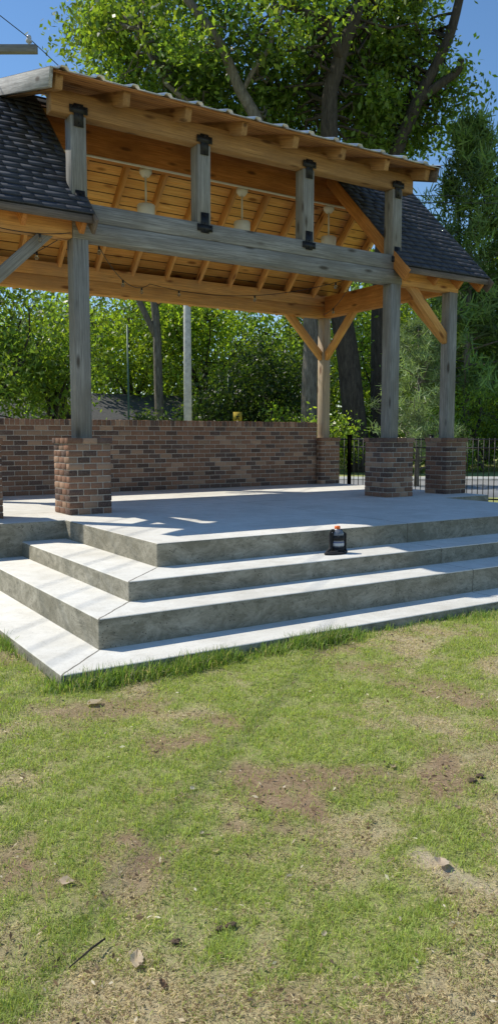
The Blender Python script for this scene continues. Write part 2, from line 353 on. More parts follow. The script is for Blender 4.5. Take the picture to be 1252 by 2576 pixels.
# ---------------------------------------------------------------- brick work
def bcol():
    r=random.random()
    if r<.28: b=(.095,.060,.050)
    elif r<.84: b=(.215,.112,.070)
    else: b=(.32,.20,.13)
    k=random.uniform(.75,1.22); return tuple(q*k for q in b)
G=.0054
def brick_run(a,p,q,fix,axis,z0,h,length=.205,off=0.,dep=.095,sgn=1,prot=0):
    Lr=q-p; n=max(1,round(Lr/length)); st=Lr/n
    cuts=[p+i*st for i in range(n+1)]
    if off: cuts=[p]+[p+(i+.5)*st for i in range(n)]+[q]
    for i in range(len(cuts)-1):
        u0,u1=cuts[i]+G,cuts[i+1]-G
        if i==0 and prot>=0: u0=cuts[i]+.001
        if i==len(cuts)-2: u1=cuts[i+1]-.001
        if u1-u0<.02: continue
        pr=prot+random.uniform(-.001,.002)
        o=fix+sgn*pr; inn=fix-sgn*dep; lo,hi=min(o,inn),max(o,inn); zz=random.uniform(-.0008,.0008)
        if axis=='x': a.box(u0,u1,lo,hi,z0+G+zz,z0+h-G+zz,bcol())
        else: a.box(lo,hi,u0,u1,z0+G+zz,z0+h-G+zz,bcol())
def pier(cx,cy,w,z0=Z4,z1=1.497,n=12):
    a=Acc(); h=(z1-z0)/n; r=w/2
    a.box(cx-r+.005,cx+r-.005,cy-r+.005,cy+r-.005,z0-.01,z1-.006,(1,1,1),1)
    for i in range(n):
        z=z0+i*h; pr=.014 if i==n-1 else 0; ev=i%2
        X0,X1=(cx-r,cx+r) if ev else (cx-r+.1,cx+r-.1)
        Y0,Y1=(cy-r+.1,cy+r-.1) if ev else (cy-r,cy+r)
        for s in (-1,1):
            brick_run(a,X0-(pr if ev else -G),X1+(pr if ev else -G),cy+s*r,'x',z,h,.19,0,sgn=s,prot=pr); brick_run(a,Y0-(-G if ev else pr),Y1+(-G if ev else pr),cx+s*r,'y',z,h,.19,0,sgn=s,prot=pr)
    return bevel(a.obj('pier',[M_BRICK,M_MORTAR]),.0025)
PAV=tag(empty('timber_pavilion',(5.665,10.2,Z4)),'open timber pavilion with shingled wings, metal dormer roof and brick piers','pavilion')
XL,XR,YF,YB=2.08,9.25,8.65,11.75
XM1,XM2=3.28,8.05
for cx,cy,w_ in ((XM1,YF,.50),(XM2,YF,.50),(XL,YF,.44),(XR,YF,.44),(XL,YB,.44),(XR,YB,.44)):
    adopt(pier(cx,cy,w_),PAV)
a=Acc(); wx0,wx1=XL+.235,XR-.235; h=(1.68-Z4)/14
a.box(wx0,wx1,YB-.095,YB+.095,Z4-.01,1.675,(1,1,1),1)
for i in range(14):
    for s in (-1,1): brick_run(a,wx0,wx1,YB+s*.1,'x',Z4+i*h,h,.212,i%2,dep=.09,sgn=s)
n=round((wx1-wx0)/.076); st=(wx1-wx0)/n
a.box(wx0,wx1,YB-.104,YB+.104,1.674,1.768,(1,1,1),1)
for i in range(n):
    j=random.uniform(-.003,.003); a.box(wx0+i*st+G,wx0+(i+1)*st-G,YB-.112+j,YB+.112+j,1.684,1.776+j,bcol())
bw=bevel(a.obj('brick_wall',[M_BRICK,M_MORTAR]),.0025); tag(bw,'low brown brick wall with soldier cap along the stage','wall')

# ---------------------------------------------------------------- timber frame
def timber(name,p0,p1,w_,h_,mat,bv=.006,par=PAV):
    p0,p1=Vector(p0),Vector(p1); d=p1-p0; L=d.length; xa=d.normalized()
    up=Vector((0,0,1)) if abs(xa.z)<.95 else Vector((0,1,0))
    ya=up.cross(xa).normalized(); za=xa.cross(ya)
    o=build(name,boxv(-L/2,L/2,-w_/2,w_/2,-h_/2,h_/2),BF,mat)
    Mx=Matrix((xa,ya,za)).transposed().to_4x4(); Mx.translation=(p0+p1)/2
    if bv: bevel(o,bv)
    o.parent=par; o.matrix_parent_inverse=Matrix.Translation(-Vector(par.location)); o.matrix_basis=Mx
    return o
BZ0,BZ1=3.71,4.11; BC=(BZ0+BZ1)/2; BH=BZ1-BZ0
for cx,cy,s in ((XM1,YF,.185),(XM2,YF,.185),(XL,YF,.17),(XR,YF,.17),(XL,YB,.17),(XR,YB,.17)):
    timber('post',(cx,cy,1.48),(cx,cy,BZ0),s,s,M_GREY if cy==YF else M_POSTB)
timber('beam',(XM1-.09,YF,BZ0+.098),(XM2+.11,YF,BZ0+.098),.19,.196,M_GREY,.005); timber('beam',(XM1-.09,YF,BZ1-.10),(XM2+.11,YF,BZ1-.10),.186,.199,M_GREY,.005)
timber('beam',(XL-.1,YF,BC-.02),(XM1-.093,YF,BC-.02),.17,BH-.04,M_FRESH); timber('beam',(XM2+.113,YF,BC-.02),(XR+.1,YF,BC-.02),.17,BH-.04,M_FRESH)
timber('beam',(XL-.1,YB,BZ0+.098),(XR+.1,YB,BZ0+.098),.18,.196,M_FRESH,.005); timber('beam',(XL-.1,YB,BZ1-.10),(XR+.1,YB,BZ1-.10),.176,.199,M_FRESH,.005)
for X_ in (XL,XR): timber('beam',(X_,YF+.1,BC-.01),(X_,YB-.1,BC-.01),.16,BH-.03,M_RED)
def brace(x0,y0,dx,dy,mat):
    timber('brace',(x0+dx*.05,y0+dy*.05,2.98),(x0+dx*.86,y0+dy*.86,3.76),.09,.13,mat)
brace(XR,YB,-1,0,M_FRESH); brace(XR,YB,0,-1,M_FRESH); brace(XR,YF,-1,0,M_FRESH); brace(XR,YF,0,1,M_FRESH)
brace(XL,YF,1,0,M_GREY); brace(XL,YF,0,1,M_FRESH); brace(XL,YB,1,0,M_FRESH); brace(XL,YB,0,-1,M_FRESH)
RY=10.2
zu=lambda yy: 4.16+(yy-8.65) if yy<=RY else 4.16+(11.75-yy)
X0,X1=1.61,9.73; WL,WR=3.33,8.03
def slope(name,ya,yb,x0,x1,o0,o1,mat):
    V,F=prism([(ya,zu(ya)+o0),(yb,zu(yb)+o0),(yb,zu(yb)+o1),(ya,zu(ya)+o1)],x0,x1)
    return adopt(build(name,V,F,mat),PAV)
def fixn(o):
    b=bmesh.new(); b.from_mesh(o.data); bmesh.ops.recalc_face_normals(b,faces=b.faces); b.to_mesh(o.data); b.free(); return o
for (a0,a1,b0,b1) in ((8.35,RY,X0,WL),(8.35,RY,WR,X1),(RY+.001,12.10,X0,X1)):
    fixn(slope('ceiling',a0,a1,b0,b1,0,.03,M_CEIL)); fixn(slope('roof_deck',a0-(.02 if a0<9 else 0),a1,b0-.003,b1+.003,.033,.10,M_ROOFP))
def shingles(x0,x1,ya,yb,sgn):
    a=Acc(); ln=(abs(yb-ya))*math.sqrt(2); rw=.122; rows=int(ln/rw)
    for i in range(rows+1):
        s0=i*rw; xx=x0-.02+random.uniform(-.1,0)
        while xx<x1+.02:
            wd=random.choice((.12,.16,.2,.27)); q0,q1=max(xx,x0-.02),min(xx+wd-.002,x1+.02); xx+=wd
            if q1-q0<.02: continue
            t=random.choice((.003,.008)); s1=min(s0+.135,ln+.02); k=random.uniform(.8,1.2)
            j=random.uniform(-.002,.002)
            c=np.array([.050,.053,.064])*k
            loc=[(q0,s0+j,0),(q1,s0+j,0),(q1,s1,-.004),(q0,s1,-.004),(q0,s0+j,t+.009),(q1,s0+j,t+.009),(q1,s1,.003),(q0,s1,.003)]
            V=[]
            for lx,ls,lnn in loc:
                V.append([lx,ya+sgn*(ls-lnn)/math.sqrt(2),zu(ya)+.105+(ls+lnn)/math.sqrt(2)])
            a.add(V,BF,c)
    return fixn(a.obj('shingle_roof',M_SHIN))
adopt(shingles(X0,WL,8.31,RY,1),PAV); adopt(shingles(WR,X1,8.31,RY,1),PAV); adopt(shingles(X0,X1,12.12,RY,-1),PAV)
timber('ridge_beam',(X0+.1,RY,5.40),(X1-.1,RY,5.40),.14,.40,M_RED)
for i in range(14):
    x_=1.73+i*.600
    timber('rafter',(x_,RY+.08,zu(RY+.08)-.10),(x_,12.04,zu(12.04)-.10),.05,.14,M_FRESH,.004)
for x_ in (1.69,2.1,2.6,3.25,8.11,8.7,9.2,9.65):
    timber('rafter',(x_,8.39,zu(8.39)-.11),(x_,RY-.08,zu(RY-.08)-.11),.055,.155,M_RED,.004)
for x_,m_ in ((WL+.024,M_GREYD),(WR-.024,M_RED),(X0-.024,M_GREYD),(X1+.024,M_GREYD)):
    timber('rake_board',(x_,8.30,zu(8.30)-.02),(x_,RY,zu(RY)-.02),.035,.18,m_,.003)
for x0_,x1_ in ((X0,WL),(WR,X1)):
    timber('fascia_board',(x0_,8.325,zu(8.33)+.03),(x1_,8.325,zu(8.33)+.03),.025,.08,M_GREYD,.002)
zt=lambda yy:5.335+.30*(yy-8.2)
for x_ in (XM1,4.87,6.46,XM2): timber('dormer_post',(x_,YF,BZ1),(x_,YF,5.03),.18,.18,M_GREY)
timber('dormer_plate',(2.98,YF,5.15),(8.36,YF,5.15),.16,.24,M_TAN)
for i in range(8):
    x_=2.97+i*.768; timber('dormer_rafter',(x_,8.28,zt(8.28)-.145),(x_,RY-.02,zt(RY-.02)-.145),.085,.15,M_TAN,.004)
V,F=prism([(8.215,zt(8.215)-.067),(RY+.05,zt(RY+.05)-.067),(RY+.05,zt(RY+.05)-.037),(8.215,zt(8.215)-.037)],2.88,8.44); o=fixn(build('dormer_deck',V,F,M_DECK)); adopt(o,PAV)
x_=2.84
prof=[(0,0),(.29,0),(.315,.038),(.375,.038),(.40,0)]
pts=[]
while x_<8.46:
    for dx,dz in prof[:-1]: pts.append((x_+dx-.2,dz))
    x_+=.40
pts=[(min(max(p[0],2.84),8.48),p[1]) for p in pts if 2.6<p[0]<8.6]
V=[];F=[]
for k,(yy) in enumerate((8.15,RY+.12)):
    for th in (-.012,-.008):
        for px_,dz in pts: V.append((px_,yy,zt(yy)+dz+th+.002-.02))
npt=len(pts)
for i in range(npt-1):
    F.append([npt+i,npt+i+1,3*npt+i+1,3*npt+i]); F.append([i+1,i,2*npt+i,2*npt+i+1]); F.append([i,i+1,npt+i+1,npt+i])
adopt(build('metal_roof',V,F,M_METAL),PAV)
timber('rake_board',(2.855,8.2,zt(8.2)-.13),(2.855,RY+.05,zt(RY)-.115),.04,.19,M_RAKE,.004)
timber('rake_board',(8.465,8.2,zt(8.2)-.13),(8.465,RY+.05,zt(RY)-.115),.04,.19,M_GREYD,.004)
def bracket(x_,zc,up):
    a=Acc(); y1=YF-.098; y0=y1-.009
    a.box(x_-.055,x_+.055,y0,y1,zc-.12,zc+.12); a.box(x_-.105,x_+.105,y0-.002,y1-.001,zc+(.02 if up else -.10),zc+(.10 if up else -.02))
    for bx in (-.085,.085):
        for bz in ((.04,.08) if up else (-.04,-.08)):
            V,F=tube([(x_+bx,y0-.002,zc+bz),(x_+bx,y0-.012,zc+bz)],.008,8); a.add(V,F)
    for bz in (-.09,0,.09):
        V,F=tube([(x_,y0,zc+bz),(x_,y0-.014,zc+bz)],.010,8); a.add(V,F)
    adopt(a.obj('metal_bracket',M_BLACK,col=False),PAV)
for x_ in (XM1,4.87,6.46,XM2): bracket(x_,5.03,True); bracket(x_,BZ1-.0,False)
V,F=tube([(3.1,10.08,5.185),(8.5,10.08,5.185)],.016,8); adopt(build('conduit',V,F,M_WHITEM,smooth=True),PAV)
for i,x_ in enumerate((4.87,6.45,8.10)):
    e_=tag(empty('pendant_light',(x_,10.2,4.57)),'drum shaped pendant light on a rod under the ridge beam','lamp',group='pendant lights under the ridge')
    V,F=lathe([(0,0),(.10,0),(.12,.02),(.125,.14),(.11,.155),(.03,.16),(0,.162)],24,(x_,10.2,4.57)); adopt(build('lamp_drum',V,F,M_WHITEM,smooth=False),e_)
    V,F=tube([(x_,10.2,4.72),(x_,10.2,5.15)],.014,10); adopt(build('lamp_rod',V,F,M_WHITEM,smooth=True),e_)
    V,F=lathe([(0,0),(.05,0),(.085,.045),(.09,.10),(0,.10)],20,(x_,10.2,5.10)); adopt(build('lamp_canopy',V,F,M_WHITEM),e_)
w=NT('bulb_glass',.15,0); w.base((.5,.42,.3)); w.b.inputs['Transmission Weight'].default_value=.85; M_BULB=w.m
def string(p0,p1,sag,nb):
    p0,p1=np.array(p0),np.array(p1); t=np.linspace(0,1,30)[:,None]
    P=p0*(1-t)+p1*t; P[:,2]-=4*sag*(t*(1-t))[:,0]
    e_=tag(empty('string_lights',tuple(p0)),'black cable with clear festoon bulbs hung between the beams','string lights',group='festoon light strings')
    V,F=tube(P,.005,5); adopt(build('cable',V,F,M_WIRE),e_)
    for k in range(nb):
        q=P[int((k+.5)/nb*29)]
        a=Acc(); V,F=lathe([(0,-.095),(.014,-.092),(.024,-.075),(.021,-.055),(.011,-.038)],12,q); a.add(V,F,m=0)
        V,F=lathe([(.012,-.042),(.014,-.04),(.014,.002),(0,.004)],10,q); a.add(V,F,m=1)
        adopt(a.obj('bulb',[M_BULB,M_WIRE],smooth=True,col=False),e_)
string((3.45,8.78,3.95),(5.6,11.63,3.95),.30,3); string((5.6,11.62,3.95),(7.9,8.78,3.95),.28,3); string((7.5,8.53,4.15),(9.1,11.6,3.75),.18,2); string((2.1,11.6,3.9),(3.2,8.8,3.8),.25,3)
string((1.9,8.5,3.78),(3.15,8.53,3.75),.08,2)

# ---------------------------------------------------------------- sports bottle
bx,by=4.60,5.62
e_=tag(empty('sports_bottle',(bx,by,Z3)),'dark plastic drink bottle with orange cap in black carrying sling','bottle')
w=NT('bottle_plastic',.2); w.base((.15,.16,.185)); M_BOT=w.m
w=NT('orange_cap',.5); w.base((.85,.16,.02)); M_CAP=w.m
w=NT('bottle_label',.4); sx=w.N('ShaderNodeSeparateXYZ'); tc=w.N('ShaderNodeTexCoord'); w.L(tc.outputs['Object'],sx.inputs[0])
w.base(w.ramp(w.math('FRACT',w.math('MULTIPLY',sx.outputs['Z'],22)),[(.0,(.45,.47,.5)),(.45,(.5,.52,.55)),(.5,(.05,.08,.2)),(.75,(.05,.08,.2)),(.8,(.45,.47,.5))])); M_LAB=w.m
R_=1.25
V,F=lathe([(r*R_,z) for r,z in [(0,0),(.044,.002),(.05,.012),(.05,.05),(.046,.056),(.05,.062),(.05,.135),(.045,.145),(.05,.155),(.049,.188),(.036,.212),(.022,.222),(.021,.228),(0,.228)]],28,(bx,by,Z3)); adopt(build('bottle_body',V,F,M_BOT,smooth=True),e_)
V,F=lathe([(0,.226),(.026,.226),(.027,.229),(.027,.247),(.024,.253),(0,.254)],24,(bx,by,Z3)); adopt(build('cap',V,F,M_CAP),e_)
V,F=lathe([(.064,.072),(.064,.112)],28,(bx,by,Z3)); adopt(build('bottle_label',V,F,M_LAB,smooth=True),e_)
a=Acc()
for z0,z1 in ((.002,.060),(.122,.168)):
    V,F=lathe([(.0635,z0),(.067,z0),(.067,z1),(.0635,z1)],28,(bx,by,Z3)); a.add(V,F)
for an in (3.3,6.0,.9,2.2):
    c_,s_=math.cos(an),math.sin(an); P=[(bx+.068*c_,by+.068*s_,Z3+z) for z in (.01,.06,.10,.15)]+[(bx+.064*c_,by+.064*s_,Z3+.18),(bx+.036*c_,by+.036*s_,Z3+.22)]
    V,F=tube(P,.009,6); a.add(V,F)
def strap(P,wd=.012):
    P=np.array(P); t=np.linspace(0,len(P)-1,40); Q=np.stack([np.interp(t,np.arange(len(P)),P[:,i]) for i in range(3)],-1)
    for _ in range(3): Q[1:-1]=(Q[:-2]+2*Q[1:-1]+Q[2:])/4
    V,F=tube(Q,wd,6); a.add(V,F)
strap([(bx-.04,by,Z3+.20),(bx-.07,by-.01,Z3+.225),(bx-.09,by-.0,Z3+.19),(bx-.085,by-.01,Z3+.08),(bx-.12,by-.03,Z3+.02),(bx-.20,by-.05,Z3+.012),(bx-.13,by-.10,Z3+.012),(bx,by-.11,Z3+.012),(bx+.07,by-.06,Z3+.015),(bx+.068,by,Z3+.05)],.012)
strap([(bx-.065,by-.01,Z3+.19),(bx-.08,by+.0,Z3+.14),(bx-.09,by-.02,Z3+.05),(bx-.18,by-.055,Z3+.014),(bx-.06,by-.085,Z3+.022)],.016)
strap([(bx+.05,by-.02,Z3+.19),(bx+.072,by-.03,Z3+.18),(bx+.072,by-.03,Z3+.10),(bx+.072,by-.03,Z3+.03)],.011)
adopt(a.obj('carrying_strap',M_STRAP,smooth=True,col=False),e_)

# ---------------------------------------------------------------- fallen leaves, twig, clods for dirt shadows
def dryleaf(d,l,size,az_,curl,col_,lab,elong=.5,tilt=.3):
    N_=11; V=[];F=[]
    for i in range(N_):
        t=i/(N_-1); wv=elong*(math.sin(math.pi*min(1,t**.8*.985+.01))**1.1)*(1+.12*math.sin(i*2.7))
        for j in range(5):
            s=(j-2)/2; u=(t-.5)
            V.append([u, s*wv*.5, curl*.5*(u*u)+abs(s)*wv*.35*curl+.035*math.sin(7*t+4*s)])
    for i in range(N_-1):
        for j in range(4): F.append([i*5+j,i*5+j+1,(i+1)*5+j+1,(i+1)*5+j])
    V=np.array(V)*size
    wv=NT('dry_leaf',.8,0,.1); n_=wv.noise(wv.coord(),60,4); wv.base(wv.mix(n_,tuple(q*.65 for q in col_),col_))
    tr=wv.N('ShaderNodeBsdfTranslucent'); tr.inputs['Color'].default_value=(*[q*.9 for q in col_],1); mx=wv.N('ShaderNodeMixShader'); mx.inputs[0].default_value=.35
    wv.L(wv.b.outputs[0],mx.inputs[1]); wv.L(tr.outputs[0],mx.inputs[2]); wv.L(mx.outputs[0],wv.n['Material Output'].inputs['Surface'])
    o=build('fallen_leaf',V,F,wv.m,smooth=True); p=place(d,l); z_=float(gheight(np.array([p.x]),np.array([p.y]))[0])
    o.rotation_euler=(tilt,random.uniform(-.12,.12),az_)
    low_=min((o.rotation_euler.to_matrix()@Vector(q)).z for q in V)
    o.location=(p.x,p.y,z_-.004-low_)
    tag(o,lab,'leaf',group='fallen dry leaves on the lawn')
dryleaf(4.34,-.88,.10,.2,.8,(.72,.60,.42),'curled tan dry leaf on the lawn near the steps',.75,-.25)
dryleaf(2.64,.68,.075,.9,.8,(.70,.57,.43),'curled pale brown dry leaf lying on thatch',.75,.2)
dryleaf(2.52,-.62,.055,-.4,.6,(.74,.58,.42),'small tan dry leaf on bare soil',.7,.15)
dryleaf(2.12,-.325,.078,1.1,.8,(.74,.60,.42),'pointed tan dry leaf on the lawn',.5,.15)
dryleaf(3.23,-.24,.035,.4,.4,(.8,.72,.6),'small pale dry leaf on the grass',.7,.2)
dryleaf(2.02,-.24,.045,1.3,.8,(.25,.16,.10),'small dark brown crumpled leaf on the lawn',.6,.5)
dryleaf(2.85,-.18,.028,.4,.6,(.7,.6,.48),'small pale dry leaf on the grass',.5,.2)
dryleaf(2.72,-.12,.035,0,.6,(.66,.56,.26),'small yellowish dry leaf on the grass',.5,.2)
dryleaf(3.45,.66,.045,.6,.6,(.58,.44,.30),'small brown dry leaf on the grass',.6,.2)
dryleaf(2.25,.23,.028,.6,.6,(.66,.56,.42),'small pale dry leaf on the grass',.6,.2)
dryleaf(3.05,.85,.04,.6,.6,(.45,.33,.22),'small brown dry leaf on the grass',.6,.2)
p=place(2.08,-.51); q=place(2.2,-.43); V,F=tube([(p.x,p.y,.0),((p.x+q.x)/2+.012,(p.y+q.y)/2,.012),(q.x,q.y,.006)],[.002,.0035,.003],6)
tag(build('twig',V,F,M_BARKD,smooth=True),'short dark twig lying on the lawn','twig')
M_CLOD=simple('clod_shadow_soil',(.10,.065,.04),.95,0,60,.4,.5)  # dark colour stands in for small shadows in the dirt
for k,(d_,l_,s_) in enumerate(((2.27,-.09,.013),(2.29,-.055,.014),(2.2,-.22,.012),(3.3,.98,.018),(3.35,1.03,.015))):
    V,F=lathe([(0.001,-1),(.6,-.7),(.95,-.2),(1,.2),(.6,.7),(.001,.8)],11,(0,0,0)); V=V*(1+rng.uniform(-.35,.35,(len(V),1)))*s_*np.array([1.3,1,.45])
    o=build('dirt_shadow_clod',V,F,M_CLOD); p=place(d_,l_); o.location=(p.x,p.y,float(gheight(np.array([p.x]),np.array([p.y]))[0])-.004)
    tag(o,'small dark clod standing in for a dirt shadow on the lawn','soil clod',group='clods standing in for dirt shadows on the lawn')

# ---------------------------------------------------------------- fence
def fence(name,pts,lab,H=1.48):
    e_=tag(empty(name,tuple(pts[0])),lab,'fence')
    for a_,b_ in zip(pts[:-1],pts[1:]):
        L_=(b_-a_).length; n_=max(1,round(L_/2.4)); dirv=(b_-a_)/L_
        for i in range(n_+1):
            p=a_+dirv*(L_*i/n_); A=Acc(); A.box(p.x-.035,p.x+.035,p.y-.035,p.y+.035,-.1,H+.06); A.box(p.x-.045,p.x+.045,p.y-.045,p.y+.045,H+.06,H+.08)
            adopt(A.obj('fence_post',M_BLACK,col=False),e_)
        for i in range(n_):
            A=Acc(); p=a_+dirv*(L_*i/n_); q=a_+dirv*(L_*(i+1)/n_)
            for z in (.12,H-.22,H-.03):
                V,F=tube([(p.x,p.y,z),(q.x,q.y,z)],.017,4); A.add(V,F)
            m_=int((q-p).length/.12)
            for j in range(1,m_):
                r_=p+(q-p)*(j/m_); V,F=tube([(r_.x,r_.y,.05),(r_.x,r_.y,H)],.012,4); A.add(V,F)
            adopt(A.obj('fence_panel',M_BLACK,col=False),e_)
fence('metal_fence',[place(16.6,9.5),place(17.0,5.95),place(19.1,2.45),place(19.3,-3)],'black metal picket fence beside the street')

# ---------------------------------------------------------------- poles, wires
def pole(name,p,H,r,mat,lab,arms=()):
    e_=tag(empty(name,(p.x,p.y,0)),lab,'pole'); V,F=tube([(p.x,p.y,-.2),(p.x,p.y,H*.5),(p.x,p.y,H)],[r,r*.9,r*.75],14); adopt(build('pole_shaft',V,F,mat,smooth=True),e_)
    return e_
p=place(14.5,-5.0); up_=pole('utility_pole',p,9.2,.15,M_POLE,'wooden utility pole with crossarm and insulators')
a0=place(14.5,-6.3,8.33); a1=place(14.5,-3.74,8.33); timber('crossarm',a0,a1,.11,.13,M_GREY,.005,up_)
M_INS=simple('porcelain',(.5,.5,.52),.25,0,5,.1)
ins=[]
for l_ in (-6.15,-5.4,-3.88):
    q=place(14.5,l_,8.39); V,F=lathe([(.015,0),(.015,.05),(.05,.055),(.06,.09),(.03,.11),(.045,.13),(.035,.17),(0,.175)],14,q); adopt(build('insulator',V,F,M_INS,smooth=True),up_); ins.append(q+Vector((0,0,.13)))
def wire(P0,P1,sag,r=.008):
    P0,P1=np.array(P0),np.array(P1); t=np.linspace(0,1,24)[:,None]; P=P0*(1-t)+P1*t; P[:,2]-=4*sag*(t*(1-t))[:,0]
    V,F=tube(P,r,5); tag(build('power_line',V,F,M_WIRE),'thin black overhead power line','wire',group='overhead power lines')
dv=Vector((math.sin(math.radians(50)),math.cos(math.radians(50)),0))
for q in ins: wire(q-dv*25,q,.3); wire(q,q+dv*60,.6)
q=place(14.5,-4.9,7.5); wire(q-dv*20,q,.2); wire(q,q+dv*60,.5)
p=place(30,-2.33); pole('utility_pole',p,11,.16,M_POLE,'tall pale wooden utility pole behind the brick wall')
for zz in (10.35,10.6): wire(tuple(place(30,-2.2,zz)),tuple(place(30,45,zz+.2)),.3,.014)
p=place(34,-5.2); pole('light_pole',p,6.3,.05,simple('green_paint',(.06,.12,.08),.5),'thin green metal light pole')
p=place(40,-1.05); pole('light_pole',p,4.9,.05,simple('green_paint2',(.06,.12,.08),.5),'thin green metal light pole')

# pedestrian sign
p=place(36,-.52); e_=tag(empty('warning_sign',(p.x,p.y,0)),'yellow square warning sign with black running child pictogram','sign')
V,F=tube([(p.x,p.y,-.1),(p.x,p.y,2.50)],.03,8); adopt(build('sign_post',V,F,M_POLE),e_)
def facing(acc,u0,u1,z0,z1,th,m):
    c=[place(36-th,-.52+u0),place(36-th,-.52+u1),place(36-th+.008,-.52+u1),place(36-th+.008,-.52+u0)]
    acc.add([[q.x,q.y,z0] for q in c]+[[q.x,q.y,z1] for q in c],BF,m=m)
A=Acc(); facing(A,-.20,.20,2.25,2.65,.05,0)
w=NT('sign_yellow',.8,0,.1); w.base((.50,.36,.06)); M_YEL=w.m
for u_ in (-.11,-.03,.05,.12): facing(A,u_-.025,u_+.025,2.60,2.615,.062,1)
adopt(A.obj('sign_plate',[M_YEL,M_BLACK],col=False),e_)
A=Acc()
def bar(u0,z0,u1,z1,r):
    a_=place(36-.065,-.52+u0,z0-.02); b_=place(36-.065,-.52+u1,z1-.02); V,F=tube([tuple(a_),tuple(b_)],r*1.35,6); A.add(V,F)
bar(.03,2.54,.032,2.56,.032); bar(.02,2.50,-.02,2.41,.022); bar(.015,2.49,.10,2.45,.012); bar(.015,2.49,-.07,2.46,.012); bar(-.02,2.41,.06,2.37,.014); bar(.06,2.37,.05,2.30,.012); bar(-.02,2.41,-.05,2.34,.014); bar(-.05,2.34,-.13,2.34,.012)
adopt(A.obj('pictogram',M_BLACK,col=False),e_)

p=place(41,11.4); e_=tag(empty('wheelie_bin',(p.x,p.y,0)),'green plastic wheelie bin beside the street','bin')
M_GR=simple('green_plastic',(.02,.16,.09),.4)
bin_=np.array([[-.28,-.3,.08],[.28,-.3,.08],[.28,.3,.08],[-.28,.3,.08],[-.36,-.38,1.1],[.36,-.38,1.1],[.36,.38,1.1],[-.36,.38,1.1]])+np.array([p.x,p.y,0])
adopt(bevel(build('bin_body',bin_,BF,M_GR),.03,2),e_)
A=Acc(); A.box(p.x-.4,p.x+.4,p.y-.42,p.y+.42,1.105,1.17); adopt(bevel(A.obj('bin_lid',M_GR,col=False),.03,2),e_)
for s in (-1,1):
    V,F=tube([(p.x+s*.3,p.y+.33,.1),(p.x+s*.36,p.y+.33,.1)],.1,14); adopt(build('wheel',V,F,M_BLACK),e_)

def house(d,l,wd,dp,eave,ridge,lab,wallc):
    e_=tag(empty('house',tuple(place(d,l))),lab,'house')
    fr=Matrix.Rotation(-HA+.5,4,'Z'); fr.translation=place(d,l)
    def put(o): o.parent=e_; o.matrix_parent_inverse=Matrix.Translation(-Vector(e_.location)); o.matrix_basis=fr; return o
    A=Acc(); A.box(-wd/2,wd/2,-dp/2,dp/2,-.1,eave); put(A.obj('wall',simple('siding',wallc,.8,0,3,.1),col=False))
    V=[];o_=.4
    for s in (-1,1): V+= [[s*(wd/2+o_),-dp/2-o_,eave-.15],[s*(wd/2+o_),0,ridge],[s*(wd/2+o_),dp/2+o_,eave-.15],[s*(wd/2+o_),dp/2+o_,eave-.33],[s*(wd/2+o_),0,ridge-.18],[s*(wd/2+o_),-dp/2-o_,eave-.33]]
    bm=bmesh.new(); vv=[bm.verts.new(q) for q in V]
    bm.faces.new(vv[:6]); bm.faces.new(vv[6:][::-1])
    for i in range(6): bm.faces.new([vv[i],vv[6+i],vv[6+(i+1)%6],vv[(i+1)%6]])
    bmesh.ops.recalc_face_normals(bm,faces=bm.faces); me=bpy.data.meshes.new('roof'); bm.to_mesh(me); me.materials.append(simple('house_shingle',(.085,.082,.08),.9,0,9,.25)); ro=bpy.data.objects.new('roof',me); COL.objects.link(ro); put(ro)
    for wx in (-wd*.3,wd*.3):
        A=Acc(); A.box(wx-.5,wx+.5,-dp/2-.04,-dp/2-.01,.9,2.0,m=0); A.box(wx-.58,wx+.58,-dp/2-.03,-dp/2-.012,.82,2.08,m=1); put(A.obj('window',[simple('window_glass',(.03,.04,.05),.1),simple('white_trim',(.7,.7,.68),.6)],col=False))
    A=Acc(); A.box(-.45,.45,-dp/2-.05,-dp/2-.005,0,2.05); put(A.obj('door',simple('door_paint',(.2,.06,.04),.5),col=False))
house(44,-7.0,6,6,2.4,3.9,'low grey house with dark shingle roof behind the trees',(.3,.3,.28))
house(52,-18.0,9,7,2.6,4.2,'low pale house with grey roof behind the trees',(.42,.4,.34))

# ---------------------------------------------------------------- vegetation
def leafcloud(cent,per,spread,size,bc,bright=None,flat=.75,asp=.48):
    cent=np.asarray(cent); k=len(cent); n=k*per
    ci=np.repeat(np.arange(k),per)
    cb=rng.uniform(.5,1.45,k) if bright is None else bright
    off=rng.normal(0,1,(n,3))*np.array([1,1,flat]); off*=np.broadcast_to(np.asarray(spread),(k,))[ci][:,None]*.5
    p=cent[ci]+off
    d=rng.normal(0,1,(n,3)); d[:,2]-=.5; d/=np.linalg.norm(d,axis=1)[:,None]
    s=np.cross(d,rng.normal(0,1,(n,3))+np.array([0,0,1.2])); s/=np.linalg.norm(s,axis=1)[:,None]+1e-9
    l=(size*rng.uniform(.6,1.3,n))[:,None]; wv=l*asp*.5
    V=np.stack([p,p+d*l*.45+s*wv,p+d*l,p+d*l*.45-s*wv],1).reshape(-1,3)
    F=np.arange(n*4).reshape(-1,4)
    yel=rng.random((n,1))**2
    C=(np.array(bc)*(1-yel*.5)+np.array([bc[1]*1.1,bc[1]*1.2,bc[2]*.7])*yel*.5)*(cb[ci]*rng.uniform(.7,1.3,n))[:,None]
    return V,F,np.repeat(C,4,axis=0)
def curve(p0,p1,n=5,wob=.08,sag=0):
    p0,p1=np.array(p0,float),np.array(p1,float); L_=np.linalg.norm(p1-p0); t=np.linspace(0,1,n)[:,None]
    P=p0*(1-t)+p1*t; P[1:-1]+=rng.normal(0,wob*L_,(n-2,3))*.5; P[:,2]+=sag*L_*(t*(1-t))[:,0]*4; return P
